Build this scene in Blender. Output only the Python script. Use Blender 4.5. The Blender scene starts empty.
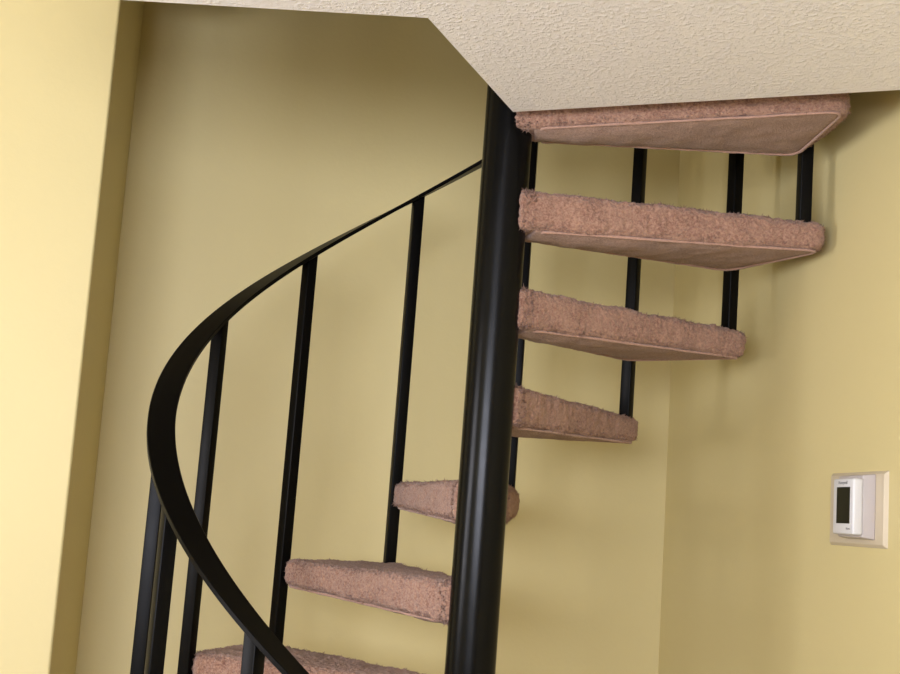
import bpy, bmesh, math, random
from mathutils import Vector, Matrix, noise

random.seed(7)
SC = bpy.context.scene
COL = SC.collection
PI = math.pi

# ------------------------------------------------------------------ helpers
def link(name, me, mats=(), parent=None):
    o = bpy.data.objects.new(name, me)
    COL.objects.link(o)
    for m in mats:
        me.materials.append(m)
    if parent:
        o.parent = parent
    return o

def obj(name, bm, mat, parent=None, smooth=None):
    me = bpy.data.meshes.new(name)
    bmesh.ops.recalc_face_normals(bm, faces=bm.faces[:])
    bm.to_mesh(me); bm.free()
    if smooth is not None:
        for p in me.polygons:
            p.use_smooth = True
        if smooth > 0:
            me.set_sharp_from_angle(angle=math.radians(smooth))
    return link(name, me, [mat], parent)

def tag(o, label=None, cat=None, group=None, kind=None):
    if label: o['label'] = label
    if cat: o['category'] = cat
    if group: o['group'] = group
    if kind: o['kind'] = kind
    return o

def add_box(bm, lo, hi, fn=lambda v: v, bevel=0.0, seg=2):
    m = bmesh.new()
    x0, y0, z0 = lo; x1, y1, z1 = hi
    vs = [m.verts.new(c) for c in ((x0,y0,z0),(x1,y0,z0),(x1,y1,z0),(x0,y1,z0),
                                   (x0,y0,z1),(x1,y0,z1),(x1,y1,z1),(x0,y1,z1))]
    for f in ((3,2,1,0),(4,5,6,7),(0,1,5,4),(1,2,6,5),(2,3,7,6),(3,0,4,7)):
        m.faces.new([vs[i] for i in f])
    if bevel > 0:
        bmesh.ops.bevel(m, geom=m.edges[:], offset=bevel, segments=seg, profile=0.5, affect='EDGES')
    merge(bm, m, fn)

def merge(bm, m, fn=lambda v: v):
    mp = {}
    for v in m.verts:
        mp[v] = bm.verts.new(fn(v.co.copy()))
    for f in m.faces:
        try:
            bm.faces.new([mp[v] for v in f.verts])
        except ValueError:
            pass
    m.free()

def add_prism(bm, pts, z0, z1):
    b = [bm.verts.new((x, y, z0)) for x, y in pts]
    t = [bm.verts.new((x, y, z1)) for x, y in pts]
    bm.faces.new(b[::-1]); bm.faces.new(t)
    n = len(pts)
    for i in range(n):
        j = (i+1) % n
        bm.faces.new((b[i], b[j], t[j], t[i]))

# ------------------------------------------------------------------ materials
def new_mat(name):
    m = bpy.data.materials.new(name); m.use_nodes = True
    nt = m.node_tree
    b = nt.nodes['Principled BSDF']
    return m, nt, b

def N(nt, typ, **kw):
    n = nt.nodes.new(typ)
    for k, v in kw.items():
        if k in n.inputs: n.inputs[k].default_value = v
        else: setattr(n, k, v)
    return n

def painted(name, col, rough=0.55, bump=0.15, scale=90.0, spec=0.35, var=0.03):
    m, nt, b = new_mat(name)
    tc = N(nt, 'ShaderNodeTexCoord')
    n1 = N(nt, 'ShaderNodeTexNoise', Scale=scale, Detail=3.0)
    nt.links.new(tc.outputs['Object'], n1.inputs['Vector'])
    n2 = N(nt, 'ShaderNodeTexNoise', Scale=1.7, Detail=2.0)
    nt.links.new(tc.outputs['Object'], n2.inputs['Vector'])
    r = N(nt, 'ShaderNodeValToRGB')
    r.color_ramp.elements[0].color = tuple(c*(1-var) for c in col)+(1,)
    r.color_ramp.elements[1].color = tuple(c*(1+var) for c in col)+(1,)
    nt.links.new(n2.outputs['Fac'], r.inputs['Fac'])
    nt.links.new(r.outputs['Color'], b.inputs['Base Color'])
    bp = N(nt, 'ShaderNodeBump', Strength=bump, Distance=0.002)
    nt.links.new(n1.outputs['Fac'], bp.inputs['Height'])
    nt.links.new(bp.outputs['Normal'], b.inputs['Normal'])
    b.inputs['Roughness'].default_value = rough
    b.inputs['Specular IOR Level'].default_value = spec
    return m

def plain(name, col, rough=0.5, spec=0.5, metallic=0.0, coat=0.0):
    m, nt, b = new_mat(name)
    tc = N(nt, 'ShaderNodeTexCoord')
    n1 = N(nt, 'ShaderNodeTexNoise', Scale=35.0, Detail=4.0)
    nt.links.new(tc.outputs['Object'], n1.inputs['Vector'])
    mr = N(nt, 'ShaderNodeMapRange')
    mr.inputs['To Min'].default_value = max(0.02, rough-0.05)
    mr.inputs['To Max'].default_value = min(1.0, rough+0.05)
    nt.links.new(n1.outputs['Fac'], mr.inputs['Value'])
    nt.links.new(mr.outputs['Result'], b.inputs['Roughness'])
    b.inputs['Base Color'].default_value = tuple(col)+(1,)
    b.inputs['Specular IOR Level'].default_value = spec
    b.inputs['Metallic'].default_value = metallic
    b.inputs['Coat Weight'].default_value = coat
    return m

def carpet(name, c1, c2, c3, bump=0.9):
    m, nt, b = new_mat(name)
    tc = N(nt, 'ShaderNodeTexCoord')
    big = N(nt, 'ShaderNodeTexNoise', Scale=19.0, Detail=5.0, Roughness=0.62)
    fine = N(nt, 'ShaderNodeTexNoise', Scale=230.0, Detail=4.0, Roughness=0.75)
    for n in (big, fine):
        nt.links.new(tc.outputs['Object'], n.inputs['Vector'])
    r1 = N(nt, 'ShaderNodeValToRGB')
    r1.color_ramp.elements[0].position = 0.35; r1.color_ramp.elements[0].color = tuple(c1)+(1,)
    r1.color_ramp.elements[1].position = 0.68; r1.color_ramp.elements[1].color = tuple(c2)+(1,)
    nt.links.new(big.outputs['Fac'], r1.inputs['Fac'])
    r2 = N(nt, 'ShaderNodeValToRGB')
    r2.color_ramp.elements[0].position = 0.36; r2.color_ramp.elements[0].color = (0, 0, 0, 1)
    r2.color_ramp.elements[1].position = 0.70; r2.color_ramp.elements[1].color = (1, 1, 1, 1)
    nt.links.new(fine.outputs['Fac'], r2.inputs['Fac'])
    mx = N(nt, 'ShaderNodeMix', data_type='RGBA')
    nt.links.new(r2.outputs['Color'], mx.inputs['Factor'])
    nt.links.new(r1.outputs['Color'], mx.inputs[6])
    mx.inputs[7].default_value = tuple(c3)+(1,)
    nt.links.new(mx.outputs[2], b.inputs['Base Color'])
    bp = N(nt, 'ShaderNodeBump', Strength=bump, Distance=0.004)
    nt.links.new(fine.outputs['Fac'], bp.inputs['Height'])
    nt.links.new(bp.outputs['Normal'], b.inputs['Normal'])
    b.inputs['Roughness'].default_value = 0.95
    b.inputs['Specular IOR Level'].default_value = 0.1
    b.inputs['Sheen Weight'].default_value = 0.25
    b.inputs['Sheen Roughness'].default_value = 0.5
    return m

def ceiling_mat():
    m, nt, b = new_mat('knockdown_ceiling_paint')
    tc = N(nt, 'ShaderNodeTexCoord')
    n1 = N(nt, 'ShaderNodeTexNoise', Scale=120.0, Detail=3.5, Roughness=0.6)
    v = N(nt, 'ShaderNodeTexVoronoi', Scale=210.0)
    for n in (n1, v):
        nt.links.new(tc.outputs['Object'], n.inputs['Vector'])
    r = N(nt, 'ShaderNodeValToRGB')
    r.color_ramp.elements[0].position = 0.47
    r.color_ramp.elements[1].position = 0.68
    nt.links.new(n1.outputs['Fac'], r.inputs['Fac'])
    ad = N(nt, 'ShaderNodeMath', operation='MULTIPLY_ADD')
    nt.links.new(v.outputs['Distance'], ad.inputs[0]); ad.inputs[1].default_value = -0.2
    nt.links.new(r.outputs['Color'], ad.inputs[2])
    bp = N(nt, 'ShaderNodeBump', Strength=0.8, Distance=0.0024)
    nt.links.new(ad.outputs[0], bp.inputs['Height'])
    nt.links.new(bp.outputs['Normal'], b.inputs['Normal'])
    b.inputs['Base Color'].default_value = (0.85, 0.83, 0.83, 1)
    b.inputs['Roughness'].default_value = 0.45
    b.inputs['Specular IOR Level'].default_value = 0.45
    return m

WALL = painted('cream_yellow_wall_paint', (0.60, 0.513, 0.256))
CEIL = ceiling_mat()
WHITE = painted('white_trim_paint', (0.78, 0.77, 0.74), rough=0.4)
FLOOR = carpet('beige_floor_carpet', (0.40, 0.33, 0.28), (0.46, 0.38, 0.32), (0.52, 0.44, 0.38))
PILE = carpet('dusty_rose_pile_carpet', (0.165, 0.068, 0.048), (0.29, 0.158, 0.110), (0.46, 0.285, 0.20))
BACKING = carpet('dusty_rose_underside_carpet', (0.20, 0.112, 0.077), (0.31, 0.188, 0.135), (0.45, 0.29, 0.215), bump=1.0)
BINDING = carpet('rose_binding_yarn', (0.30, 0.175, 0.13), (0.36, 0.21, 0.16), (0.46, 0.29, 0.22), bump=0.5)
BLACK = plain('black_enamel_steel', (0.003, 0.0027, 0.0024), rough=0.36, spec=0.07)
POLEM = plain('black_enamel_pole', (0.003, 0.003, 0.003), rough=0.24, spec=0.12)
PLASTIC = plain('white_plastic', (0.60, 0.60, 0.61), rough=0.4)
GREYPL = plain('warm_white_base_plastic', (0.44, 0.40, 0.39), rough=0.45)
PLATE = plain('cream_painted_plate', (0.53, 0.455, 0.33), rough=0.4)
LCD = plain('dark_lcd', (0.006, 0.007, 0.004), rough=0.3, spec=0.15)
INK = plain('grey_ink', (0.12, 0.12, 0.12), rough=0.6)

# ------------------------------------------------------------------ room frame
# the room is turned 10.5 degrees against the world axes; (u, v) runs along its walls
B = math.radians(10.5)
CB, SB = math.cos(B), math.sin(B)
def W(u, v, z=0.0):
    return Vector((u*CB - v*SB, u*SB + v*CB, z))
def UV(x, y):
    return (x*CB + y*SB, -x*SB + y*CB)
def rf(c):
    return W(c.x, c.y, c.z)

ZF, ZT = -1.70, 3.10            # floor and upper-storey ceiling
ZC, ZS = 0.714, 0.955           # underside and top of the upper floor
UR, VB = 0.680, 0.985           # right and back wall faces
UL, VL = -0.8426, 0.533         # end of the left partition and its lit face
UW, VR = -2.60, -3.40           # outer left wall, wall behind the viewer

def structure(name, bm, mat, label, cat, parent=None):
    o = obj(name, bm, mat, parent)
    return tag(o, label, cat, kind='structure')

bm = bmesh.new(); add_box(bm, (UW-.1, VR-.1, ZF-.1), (UR+.1, VB+.1, ZF), rf)
structure('floor', bm, FLOOR, 'beige carpeted floor below the staircase', 'floor')
bm = bmesh.new(); add_box(bm, (UW-.1, VB, ZF), (UR+.1, VB+.1, ZT), rf)
structure('wall_back', bm, WALL, 'yellow wall behind the spiral staircase', 'wall')
bm = bmesh.new(); add_box(bm, (UR, VR-.1, ZF), (UR+.1, VB, ZT), rf)
structure('wall_right', bm, WALL, 'yellow wall on the right carrying the thermostat', 'wall')

# left partition with a softened outer corner
bm = bmesh.new()
r = 0.006
pts = [(UW, VL)]
for i in range(9):
    a = -PI/2 + i/8*PI/2
    pts.append((UL - r + r*math.cos(a), VL + r + r*math.sin(a)))
pts += [(UL, VB), (UW, VB)]
add_prism(bm, [tuple(W(u, v).xy) for u, v in pts], ZF, ZT)
structure('wall_left', bm, WALL, 'brightly lit yellow wall at the left edge of the view', 'wall')

# upper ceiling
bm = bmesh.new(); add_box(bm, (UW-.1, VR-.1, ZT), (UR+.1, VB+.1, ZT+.1), rf)
structure('ceiling_upper', bm, CEIL, 'ceiling of the upper storey above the stairwell', 'ceiling')

# the ceiling: underside of the upper floor with its cut-out for the stair
P0 = Vector((0.0115, -0.100)); Q0 = Vector((-0.129, -0.547)); E1 = Vector((-0.790, -0.563))
d3 = (Vector((0.671, -0.330)) - P0).normalized()
# edge from the landing corner to the right wall
nrm = Vector((CB, SB))
t = (UR - nrm.dot(P0)) / nrm.dot(d3)
R0 = P0 + d3*t
poly = [P0, Q0, E1]
e1 = UV(*E1)
poly.append(W(e1[0], VR).xy)
poly.append(W(UR, VR).xy)
poly.append(R0)
bm = bmesh.new(); add_prism(bm, [tuple(q) for q in poly], ZC, ZS)
structure('ceiling', bm, CEIL, 'off-white textured ceiling cut out around the spiral staircase', 'ceiling')

# added, unseen upper wall and header, keeping light out of the upper stairwell
bm = bmesh.new(); b0 = UV(*E1)
add_box(bm, (b0[0], VR, ZS), (b0[0]+.1, b0[1], ZT), rf)
c0 = W(b0[0], b0[1]).xy; c1 = W(UL, VL).xy
dd = (c1-c0).normalized(); nn = Vector((dd.y, -dd.x))*0.1
add_prism(bm, [tuple(c0), tuple(c1), tuple(c1+nn), tuple(c0+nn)], 1.15, ZT)
structure('stairwell_light_blocker', bm, WALL, 'added unseen yellow wall blocking light from the upper stairwell', 'wall')

def holed_wall(bm, a0, a1, z0, z1, holes, place):
    """boxes around rectangular holes (a0,a1,z0,z1), sorted along a"""
    cur = a0
    for h0, h1, hz0, hz1 in holes:
        place(cur, h0, z0, z1); place(h0, h1, z0, hz0); place(h0, h1, hz1, z1); cur = h1
    place(cur, a1, z0, z1)

WIN_L = (-1.60, -0.20, -0.42, 0.50)      # in the outer left wall (v0, v1, z0, z1)
WIN_R = (-2.50, -0.40, -0.25, 0.62)
bm = bmesh.new()
holed_wall(bm, VR-.1, VB, ZF, ZT, [WIN_L], lambda a, b, c, d: add_box(bm, (UW-.12, a, c), (UW, b, d), rf))
structure('wall_outer', bm, WALL, 'outer yellow wall with a tall window, left of the view', 'wall')
bm = bmesh.new()
pf = lambda a, b, c, d: add_box(bm, (a, VR-.12, c), (b, VR, d), rf)
holed_wall(bm, UW, UR, ZF, ZT, [WIN_R], pf)
structure('wall_front', bm, WALL, 'yellow wall with a glazed door behind the viewer', 'wall')

def window(name, a0, a1, z0, z1, mapper, label, mull):
    m = bmesh.new(); w = 0.05
    for lo, hi in (((a0, -.03, z0), (a0+w, .03, z1)), ((a1-w, -.03, z0), (a1, .03, z1)),
                   ((a0+w, -.03, z0), (a1-w, .03, z0+w)), ((a0+w, -.03, z1-w), (a1-w, .03, z1))):
        add_box(m, lo, hi, mapper)
    for f in mull:
        c = a0 + (a1-a0)*f
        add_box(m, (c-.025, -.025, z0+w), (c+.025, .025, z1-w), mapper)
    return structure(name, m, WHITE, label, 'window')
window('window_1', *WIN_L, lambda c: W(UW-.06+c.y, c.x, c.z), 'tall white framed window in the outer left wall', (0.5,))
window('window_2', *WIN_R, lambda c: W(c.x, VR-.06+c.y, c.z), 'white framed glazed door behind the viewer', (0.5,))


# ------------------------------------------------------------------ spiral staircase
RISE = 0.19
STEP = 0.447953
PHI0 = 2.819647
RB = 0.6113
Z4 = 0.2012
ZRAIL = 0.3191
RP = 0.0478
def az(k): return PHI0 - STEP*k
def ztread(n): return Z4 + (n-4)*RISE

stair = bpy.data.objects.new('spiral_staircase', None)
COL.objects.link(stair)
tag(stair, 'black steel spiral staircase with dusty rose carpeted treads rising through the ceiling', 'staircase')
stair.empty_display_size = 0.2
# the stair leans about half a degree to the right
LEAN = Matrix(((0.99995401, -0.00131734, 0.00949972, -0.00272688),
               (0.00131349, 0.99999905, 0.00041117, -0.00000643),
               (-0.00950025, -0.00039867, 0.99995479, -0.00079295),
               (0, 0, 0, 1)))

# root sits at the foot of the pole
stair.matrix_world = LEAN @ Matrix.Translation((0, 0, ZF))
OZ = -ZF        # children are written relative to the foot

# pole
bm = bmesh.new()
n = 64
prof = [(0.0, 0.0), (RP, 0.0), (RP, 1.2), (RP, 2.4), (RP, 3.55), (RP*0.9, 3.565), (0.0, 3.57)]
rings = []
for rr, z in prof:
    if rr == 0:
        rings.append([bm.verts.new((0, 0, z))])
    else:
        rings.append([bm.verts.new((rr*math.cos(2*PI*i/n), rr*math.sin(2*PI*i/n), z)) for i in range(n)])
for a, b in zip(rings, rings[1:]):
    for i in range(n):
        j = (i+1) % n
        if len(a) == 1: bm.faces.new((a[0], b[j], b[i]))
        elif len(b) == 1: bm.faces.new((a[i], a[j], b[0]))
        else: bm.faces.new((a[i], a[j], b[j], b[i]))
obj('center_pole', bm, POLEM, stair, smooth=40)

# handrail: a flat bar bent into a helix
bm = bmesh.new()
K0, K1, NS = -5.0, 7.15, 420
HW, HT = 0.025, 0.0105
prev = None
for i in range(NS+1):
    k = K0 + (K1-K0)*i/NS
    a = az(k); z = ZRAIL + RISE*k + OZ
    ring = []
    bz = 0.0012
    for dr, dz in ((-HW+bz, 0), (HW-bz, 0), (HW, bz), (HW, HT-bz), (HW-bz, HT), (-HW+bz, HT), (-HW, HT-bz), (-HW, bz)):
        ring.append(bm.verts.new(((RB+dr)*math.cos(a), (RB+dr)*math.sin(a), z+dz)))
    if prev:
        for q in range(8):
            bm.faces.new((prev[q], prev[(q+1) % 8], ring[(q+1) % 8], ring[q]))
    else:
        bm.faces.new(ring)
    prev = ring
bm.faces.new(prev[::-1])
obj('handrail', bm, BLACK, stair, smooth=35)

# balusters: square tubes turned to the stair's axis
BW = 0.0127
bm = bmesh.new()
zb = ztread(0) - 0.030
zt = ZRAIL + 0.0005
add_box(bm, (-BW, -BW, zb), (BW, BW, zt), bevel=0.0022, seg=3)
bal0 = obj('baluster', bm, BLACK, stair, smooth=50)
for v in bal0.data.vertices:
    # the tube end follows the slope of the rail
    if v.co.z > zt - 0.02:
        v.co.z += 0.0 - v.co.y * RISE / (STEP*RB) * 0.9
K_LO, K_HI = -5, 7
bals = []
for k in range(K_LO, K_HI+1):
    b = bal0 if k == K_LO else bal0.copy()
    if k != K_LO:
        COL.objects.link(b); b.parent = stair
    a = az(k)
    b.location = (RB*math.cos(a), RB*math.sin(a), OZ + k*RISE)
    b.rotation_euler = (0, 0, a)

# ------------------------------------------------------------------ carpeted tread
HALF = STEP/2
def tread_pts():
    # local frame: x outward along the tread's middle, +y the nose side
    no = Vector((0.609*math.cos(HALF), 0.609*math.sin(HALF))) + 0.010*Vector((-math.sin(HALF), math.cos(HALF)))
    ro = Vector((0.668*math.cos(HALF), -0.668*math.sin(HALF))) + 0.021*Vector((-math.sin(HALF), -math.cos(HALF)))
    ni = Vector((0.018, 0.048)); ri = Vector((0.018, -0.051))
    return ni, no, ri, ro
NI, NO, RI, RO = tread_pts()
def thick(s): return 0.079 - 0.022*s      # deeper at the pole

def noise1(p, f): return noise.noise(Vector((p.x*f, p.y*f, p.z*f)))

def make_tread_mesh(seed):
    rnd = random.Random(seed)
    off = Vector((seed*3.1, seed*1.7, seed*0.9))
    bm = bmesh.new()
    NU, NW, NH = 210, 64, 24
    rc = 0.019           # rounding of the long edges
    rows = []
    for i in range(NU+1):
        s = i/NU
        # rounding of both ends in plan
        L = 0.65
        d_out = (1-s)*L; d_in = s*L
        sh = 0.0
        ro_ = 0.042
        if d_out < ro_: sh = ro_*(1-math.sqrt(max(0, 1-((ro_-d_out)/ro_)**2)))
        if d_in < 0.006: sh = max(sh, 0.006*(1-math.sqrt(max(0, 1-((0.006-d_in)/0.006)**2))))
        n_ = NI.lerp(NO, s); r_ = RI.lerp(RO, s)
        # slightly bowed long sides and a bowed outer end
        mid = (n_+r_)/2; w = (n_-r_).length/2; dirw = (n_-r_).normalized()
        w = w - sh
        bow = 0.010*s**3
        t = thick(s)
        tz = 0.0
        if d_out < 0.04:
            q = 0.006*(1-math.sqrt(max(0, 1-((0.04-d_out)/0.04)**2))); tz = -q; t = t-2*q
        loop = []
        per = []
        # top (nose -> rear), rear side down, bottom back, nose side up
        for j in range(NW): per.append((1-2*j/NW, 0.0))
        for j in range(NH): per.append((-1.0, -j/NH))
        for j in range(NW): per.append((-1+2*j/NW, -1.0))
        for j in range(NH): per.append((1.0, -1+j/NH))
        for a, h in per:
            y = a*w; z = h*t
            # superelliptic rounding of the corners
            rcc = min(rc, w*0.9, t*0.45)
            ay = abs(y); ey = ay-(w-rcc)
            hz = z + t/2; ez = abs(hz)-(t/2-rcc)
            if ey > 0 and ez > 0:
                l = math.hypot(ey, ez)
                m = max(ey, ez)
                if l > 0:
                    fk = m/l
                    ey *= fk; ez *= fk
                    y = math.copysign(w-rcc+ey, y); hz = math.copysign(t/2-rcc+ez, hz); z = hz - t/2
            p2 = mid + dirw*y
            bowx = bow*(1-(y/max(w, 1e-4))**2)
            p = Vector((p2.x+bowx, p2.y, z+tz))
            loop.append(p)
        rows.append(loop)
    cnt = len(rows[0])
    # normals by finite differences, then pile displacement
    disp = []
    for i in range(NU+1):
        row = []
        for j in range(cnt):
            p = rows[i][j]
            a = rows[min(i+1, NU)][j] - rows[max(i-1, 0)][j]
            b = rows[i][(j+1) % cnt] - rows[i][j-1]
            nn = b.cross(a)
            if nn.length < 1e-12: nn = Vector((0, 0, 1))
            nn.normalize()
            c = Vector((p.x - 0.3, p.y, p.z + 0.04))
            if nn.dot(c) < 0 and abs(nn.z) < 0.5 and abs(c.y) > 0.02 and nn.y*c.y < 0: nn = -nn
            under = 1.0 if nn.z > -0.7 else 0.35
            q = p + off
            d = 0.0040*noise1(q, 13) + 0.0024*noise1(q, 45) + under*(0.0030*noise1(q, 130) + 0.0024*noise1(q, 260))
            row.append(p + nn*d)
        disp.append(row)
    V = [[bm.verts.new(p) for p in row] for row in disp]
    for i in range(NU):
        for j in range(cnt):
            bm.faces.new((V[i][j], V[i+1][j], V[i+1][(j+1) % cnt], V[i][(j+1) % cnt]))
    for row in (V[0], V[NU]):
        c = bm.verts.new(sum((v.co for v in row), Vector())/cnt)
        for j in range(cnt):
            bm.faces.new((c, row[j], row[(j+1) % cnt]))
    # loose tufts: at the raw cut ends by the pole and along the edges
    def tuft(p, d, ln, rad):
        d = d.normalized()
        e = d.orthogonal().normalized(); f = d.cross(e)
        base = [bm.verts.new(p + rad*(e*math.cos(q) + f*math.sin(q))) for q in (0, 2.094, 4.189)]
        tip = bm.verts.new(p + d*ln)
        bm.faces.new(base[::-1])
        for q in range(3): bm.faces.new((base[q], base[(q+1) % 3], tip))
    rv = lambda: Vector((rnd.uniform(-1, 1), rnd.uniform(-1, 1), rnd.uniform(-1, 1)))
    for _ in range(420):
        i = rnd.randint(2, 10); j = rnd.randrange(cnt)
        p = disp[i][j]
        out = Vector((-0.5, p.y*16, (p.z+0.04)*6))
        tuft(p, out + rv()*0.6, rnd.uniform(0.005, 0.013), 0.0013)
    for _ in range(900):
        i = rnd.randint(3, NU); 
        j = rnd.choice((0, NW, NW+NH, 2*NW+NH)) + rnd.randint(-4, 4)
        p = disp[i][j % cnt]
        s = i/NU
        mid = (NI.lerp(NO, s)+RI.lerp(RO, s))/2
        out = Vector(((0.9 if s > 0.97 else 0.0), (p.y-mid.y)*4, (p.z+0.035)*14))
        tuft(p, out + rv()*0.5, rnd.uniform(0.003, 0.008), 0.0012)
    for _ in range(260):
        i = rnd.randint(NU-6, NU); j = rnd.randrange(cnt)
        p = disp[i][j]
        tuft(p, Vector((1, p.y*1.5, (p.z+0.03)*6)) + rv()*0.6, rnd.uniform(0.003, 0.006), 0.0011)
    return bm

def under_outline(inset, z_extra, ns=40):
    """outline of the underside, inset from the carpeted rim; returns list of (x, y, z)"""
    out = []
    s0, s1 = 0.085, 1.0 - inset/0.65
    left, right = [], []
    for i in range(ns+1):
        s = s0 + (s1-s0)*i/ns
        n_ = NI.lerp(NO, s); r_ = RI.lerp(RO, s)
        d = (n_-r_).normalized()
        iw = min(inset, (n_-r_).length*0.22)
        # round the outer corners
        do = (s1-s)*0.65; rr = 0.03
        if do < rr: iw += rr*(1-math.sqrt(max(0, 1-((rr-do)/rr)**2)))
        z = -thick(s) - z_extra
        a = n_-d*iw; b = r_+d*iw
        left.append((a.x, a.y, z)); right.append((b.x, b.y, z))
    return left + right[::-1]

def make_under_mesh():
    """shallow padded panel closing the underside"""
    bm = bmesh.new()
    ns, nc = 90, 40
    inset = 0.017
    top, bot = [], []
    s0, s1 = 0.06, 1.0 - inset/0.65
    for i in range(ns+1):
        s = s0 + (s1-s0)*i/ns
        n_ = NI.lerp(NO, s); r_ = RI.lerp(RO, s)
        d = (n_-r_).normalized()
        iw = min(inset, (n_-r_).length*0.22)
        do = (s1-s)*0.65; rr = 0.03
        if do < rr: iw += rr*(1-math.sqrt(max(0, 1-((rr-do)/rr)**2)))
        a = n_-d*iw; b = r_+d*iw
        rt, rb = [], []
        for j in range(nc+1):
            f = j/nc
            q = a.lerp(b, f)
            pad = min(1.0, min(f, 1-f)*9) * min(1.0, (1-i/ns)*14, (i/ns)*14)
            sag = 0.013*math.sin(PI*f)*math.sin(PI*min(1, (i/ns)*4+0.25)/2)*(1-i/ns)**0.8
            zz = -thick(s)
            w = noise1(Vector((q.x, q.y, 0.3)), 22)*0.003 + noise1(Vector((q.x, q.y, 1.3)), 120)*0.0015
            rt.append(bm.verts.new((q.x, q.y, zz+0.006)))
            rb.append(bm.verts.new((q.x, q.y, zz - 0.001 - 0.002*math.sqrt(max(0, pad)) - sag + w*pad)))
        top.append(rt); bot.append(rb)
    for i in range(ns):
        for j in range(nc):
            bm.faces.new((bot[i][j], bot[i][j+1], bot[i+1][j+1], bot[i+1][j]))
            bm.faces.new((top[i][j], top[i+1][j], top[i+1][j+1], top[i][j+1]))
    for j in range(nc):
        bm.faces.new((bot[0][j], top[0][j], top[0][j+1], bot[0][j+1]))
        bm.faces.new((bot[ns][j], bot[ns][j+1], top[ns][j+1], top[ns][j]))
    for i in range(ns):
        bm.faces.new((bot[i][0], bot[i+1][0], top[i+1][0], top[i][0]))
        bm.faces.new((bot[i][nc], top[i][nc], top[i+1][nc], bot[i+1][nc]))
    return bm

def make_binding_mesh():
    """rolled binding running round the underside where the two carpets meet"""
    bm = bmesh.new()
    path = [Vector(p) for p in under_outline(0.013, 0.0015, 60)]
    n = len(path); m = 7; rad = 0.0028
    rings = []
    for i in range(n):
        t = (path[(i+1) % n]-path[i-1]).normalized()
        e = Vector((0, 0, 1)); f = t.cross(e).normalized(); e = f.cross(t).normalized()
        wob = Vector((noise1(path[i], 30), noise1(path[i]+Vector((5, 0, 0)), 30), 0.5*noise1(path[i]+Vector((9, 0, 0)), 24)))*0.0022
        rr = rad*(1+0.35*noise1(path[i], 60))
        rings.append([bm.verts.new(path[i]+wob+rr*(f*math.cos(2*PI*q/m)*1.25+e*math.sin(2*PI*q/m))) for q in range(m)])
    for i in range(n):
        a, b = rings[i], rings[(i+1) % n]
        for q in range(m):
            bm.faces.new((a[q], a[(q+1) % m], b[(q+1) % m], b[q]))
    return bm

def mesh_of(name, bm, mat):
    me = bpy.data.meshes.new(name)
    bmesh.ops.recalc_face_normals(bm, faces=bm.faces[:])
    bm.to_mesh(me); bm.free()
    for p in me.polygons: p.use_smooth = True
    me.materials.append(mat)
    return me

TREADS = [mesh_of('tread', make_tread_mesh(s), PILE) for s in (1, 2, 3)]
UNDER = mesh_of('underside_panel', make_under_mesh(), BACKING)
BIND = mesh_of('edge_binding', make_binding_mesh(), BINDING)
for k in range(-5, 8):
    tr = link('tread', TREADS[k % 3], parent=stair)
    a = (az(k)+az(k-1))/2
    tr.location = (0, 0, ztread(k)+OZ)
    tr.rotation_euler = (0, 0, a)
    if k == 7: tr.scale = (0.99, 0.99, 0.90)      # the topmost tread is slimmer
    u = link('underside_panel', UNDER, parent=tr)
    u['label'] = 'smoother carpet panel closing the underside of the tread'
    e = link('edge_binding', BIND, parent=tr)
    e['label'] = 'pale rolled seam along the lower edge of the tread'

# ------------------------------------------------------------------ thermostat on the right wall
# local frame: x toward the viewer along the wall (seen left to right), y out of the wall, z up
TS = (-0.165, 0.004)
th = bpy.data.objects.new('thermostat', None); COL.objects.link(th)
th.location = W(UR, TS[0], TS[1])
ax = W(0, -1).normalized(); ay = W(-1, 0).normalized()
th.matrix_world = Matrix(((ax.x, ay.x, 0, th.location.x), (ax.y, ay.y, 0, th.location.y), (0, 0, 1, th.location.z), (0, 0, 0, 1)))
th.empty_display_size = 0.05
tag(th, 'white wall thermostat with a dark screen on a cream plate', 'thermostat')
def S(v): return -(v - TS[0])             # wall coordinate v -> local x
def frustum(bm, x0, x1, z0, z1, y0, y1, inset, bevel=0.0):
    m = bmesh.new()
    a = [m.verts.new(c) for c in ((x0, y0, z0), (x1, y0, z0), (x1, y0, z1), (x0, y0, z1))]
    b = [m.verts.new(c) for c in ((x0+inset, y1, z0+inset), (x1-inset, y1, z0+inset), (x1-inset, y1, z1-inset), (x0+inset, y1, z1-inset))]
    m.faces.new(a); m.faces.new(b[::-1])
    for i in range(4):
        j = (i+1) % 4
        m.faces.new((a[i], b[i], b[j], a[j]))
    if bevel: bmesh.ops.bevel(m, geom=m.edges[:], offset=bevel, segments=3, profile=0.5, affect='EDGES')
    merge(bm, m)
dz = TS[1]
bm = bmesh.new(); frustum(bm, S(-0.052), S(-0.279), -0.0655-dz, 0.0735-dz, 0.0, 0.007, 0.0065, 0.0008)
tp = obj('wall_plate', bm, PLATE, th, smooth=40); tp['label'] = 'flat cream plate with bevelled rim'
bm = bmesh.new(); frustum(bm, S(-0.139), S(-0.2440), -0.0515-dz, 0.0675-dz, 0.0065, 0.031, 0.0035, 0.003)
tb = obj('mounting_base', bm, GREYPL, th, smooth=40)
bm = bmesh.new(); add_box(bm, (S(-0.1620), 0.0305, -0.0440-dz), (S(-0.2440), 0.0505, 0.0575-dz), bevel=0.004, seg=3)
bd = obj('body', bm, PLASTIC, th, smooth=40)
bm = bmesh.new(); add_box(bm, (S(-0.1785), 0.0500, -0.0245-dz), (S(-0.2315), 0.0511, 0.0415-dz), bevel=0.0004, seg=1)
sc = obj('screen', bm, LCD, bd); sc['label'] = 'dark blank display'

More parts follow.
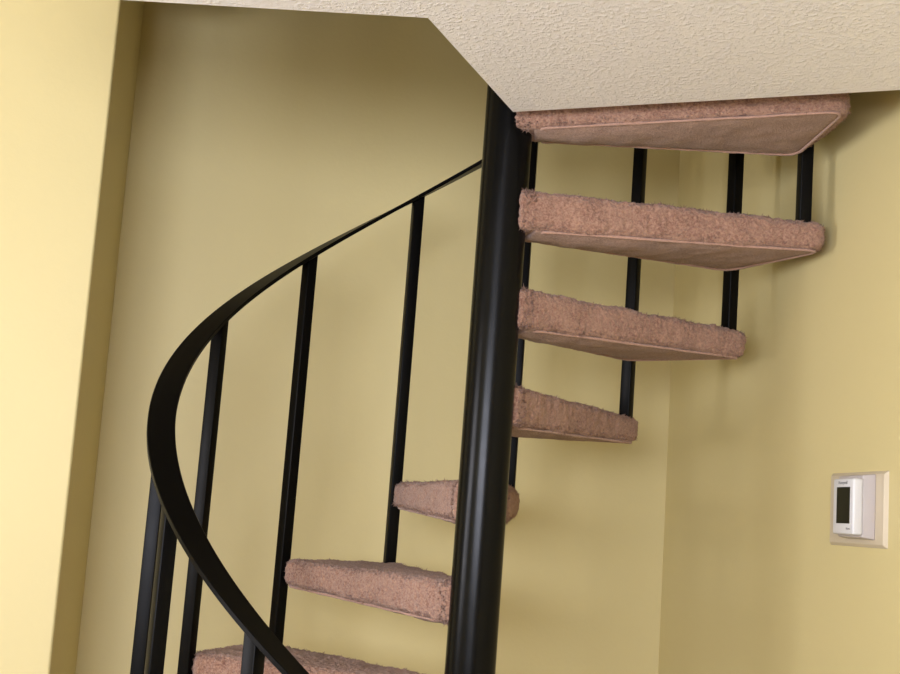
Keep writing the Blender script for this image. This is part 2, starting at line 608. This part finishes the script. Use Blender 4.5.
def text_mesh(name, body, size, x, z, parent, mat, y):
    cu = bpy.data.curves.new(name, 'FONT'); cu.body = body; cu.size = size; cu.extrude = 0.0002
    cu.align_x = 'CENTER'; cu.align_y = 'CENTER'
    tmp = bpy.data.objects.new(name+'_curve', cu); COL.objects.link(tmp)
    dg = bpy.context.evaluated_depsgraph_get()
    me = bpy.data.meshes.new_from_object(tmp.evaluated_get(dg))
    bpy.data.objects.remove(tmp)
    # text plane (x right, y up) -> seen from the room: x right, z up, facing +y
    for v in me.vertices:
        v.co = Vector((x + v.co.x, y + v.co.z, z + v.co.y))
    me.materials.clear()
    return link(name, me, [mat], parent)
text_mesh('brand_lettering', 'Honeywell', 0.0085, S(-0.202), 0.0495-dz, bd, INK, 0.0506)
text_mesh('model_lettering', 'Home', 0.0065, S(-0.226), -0.0335-dz, bd, INK, 0.0506)

# ------------------------------------------------------------------ light: daylight through the two windows
def area(name, loc, look, w, h, power, col):
    l = bpy.data.lights.new(name, 'AREA'); l.shape = 'RECTANGLE'; l.size = w; l.size_y = h
    l.energy = power; l.color = col
    o = bpy.data.objects.new(name, l); COL.objects.link(o)
    o.location = loc
    o.rotation_euler = (Vector(look)).to_track_quat('-Z', 'Z').to_euler()
    return o
area('daylight_left_window', W(UW-.10, (WIN_L[0]+WIN_L[1])/2, (WIN_L[2]+WIN_L[3])/2), W(1, 0), WIN_L[1]-WIN_L[0]-.1, WIN_L[3]-WIN_L[2]-.1, 58, (1.0, 0.98, 1.05))
area('daylight_glazed_door', W((WIN_R[0]+WIN_R[1])/2, VR-.10, (WIN_R[2]+WIN_R[3])/2), W(0, 1), WIN_R[1]-WIN_R[0]-.1, WIN_R[3]-WIN_R[2]-.1, 152, (0.94, 0.97, 1.12))

w = bpy.data.worlds.new('daylight'); SC.world = w; w.use_nodes = True
w.node_tree.nodes['Background'].inputs['Color'].default_value = (0.75, 0.85, 1.0, 1)
w.node_tree.nodes['Background'].inputs['Strength'].default_value = 0.6

# ------------------------------------------------------------------ camera
cam = bpy.data.cameras.new('camera')
cam.sensor_fit = 'HORIZONTAL'; cam.sensor_width = 36.0
cam.lens = 36.0*1277.3/900.0
cam.clip_start = 0.05; cam.clip_end = 50
co = bpy.data.objects.new('camera', cam); COL.objects.link(co)
rt = Vector((0.99731798, 0.03349858, 0.06507446)); up = Vector((-0.05981164, -0.13941177, 0.98842649)); fw = Vector((-0.04218303, 0.98966772, 0.13703426))
co.matrix_world = Matrix(((rt.x, up.x, -fw.x, 0.020128), (rt.y, up.y, -fw.y, -2.462453), (rt.z, up.z, -fw.z, -0.054326), (0, 0, 0, 1)))
SC.camera = co

vs = SC.view_settings
SC.display_settings.display_device = 'sRGB'
vs.view_transform = 'Standard'; vs.look = 'None'; vs.gamma = 1.0; vs.use_curve_mapping = False
vs.exposure = 0.0
SC.cycles.max_bounces = 10
SC.cycles.diffuse_bounces = 6
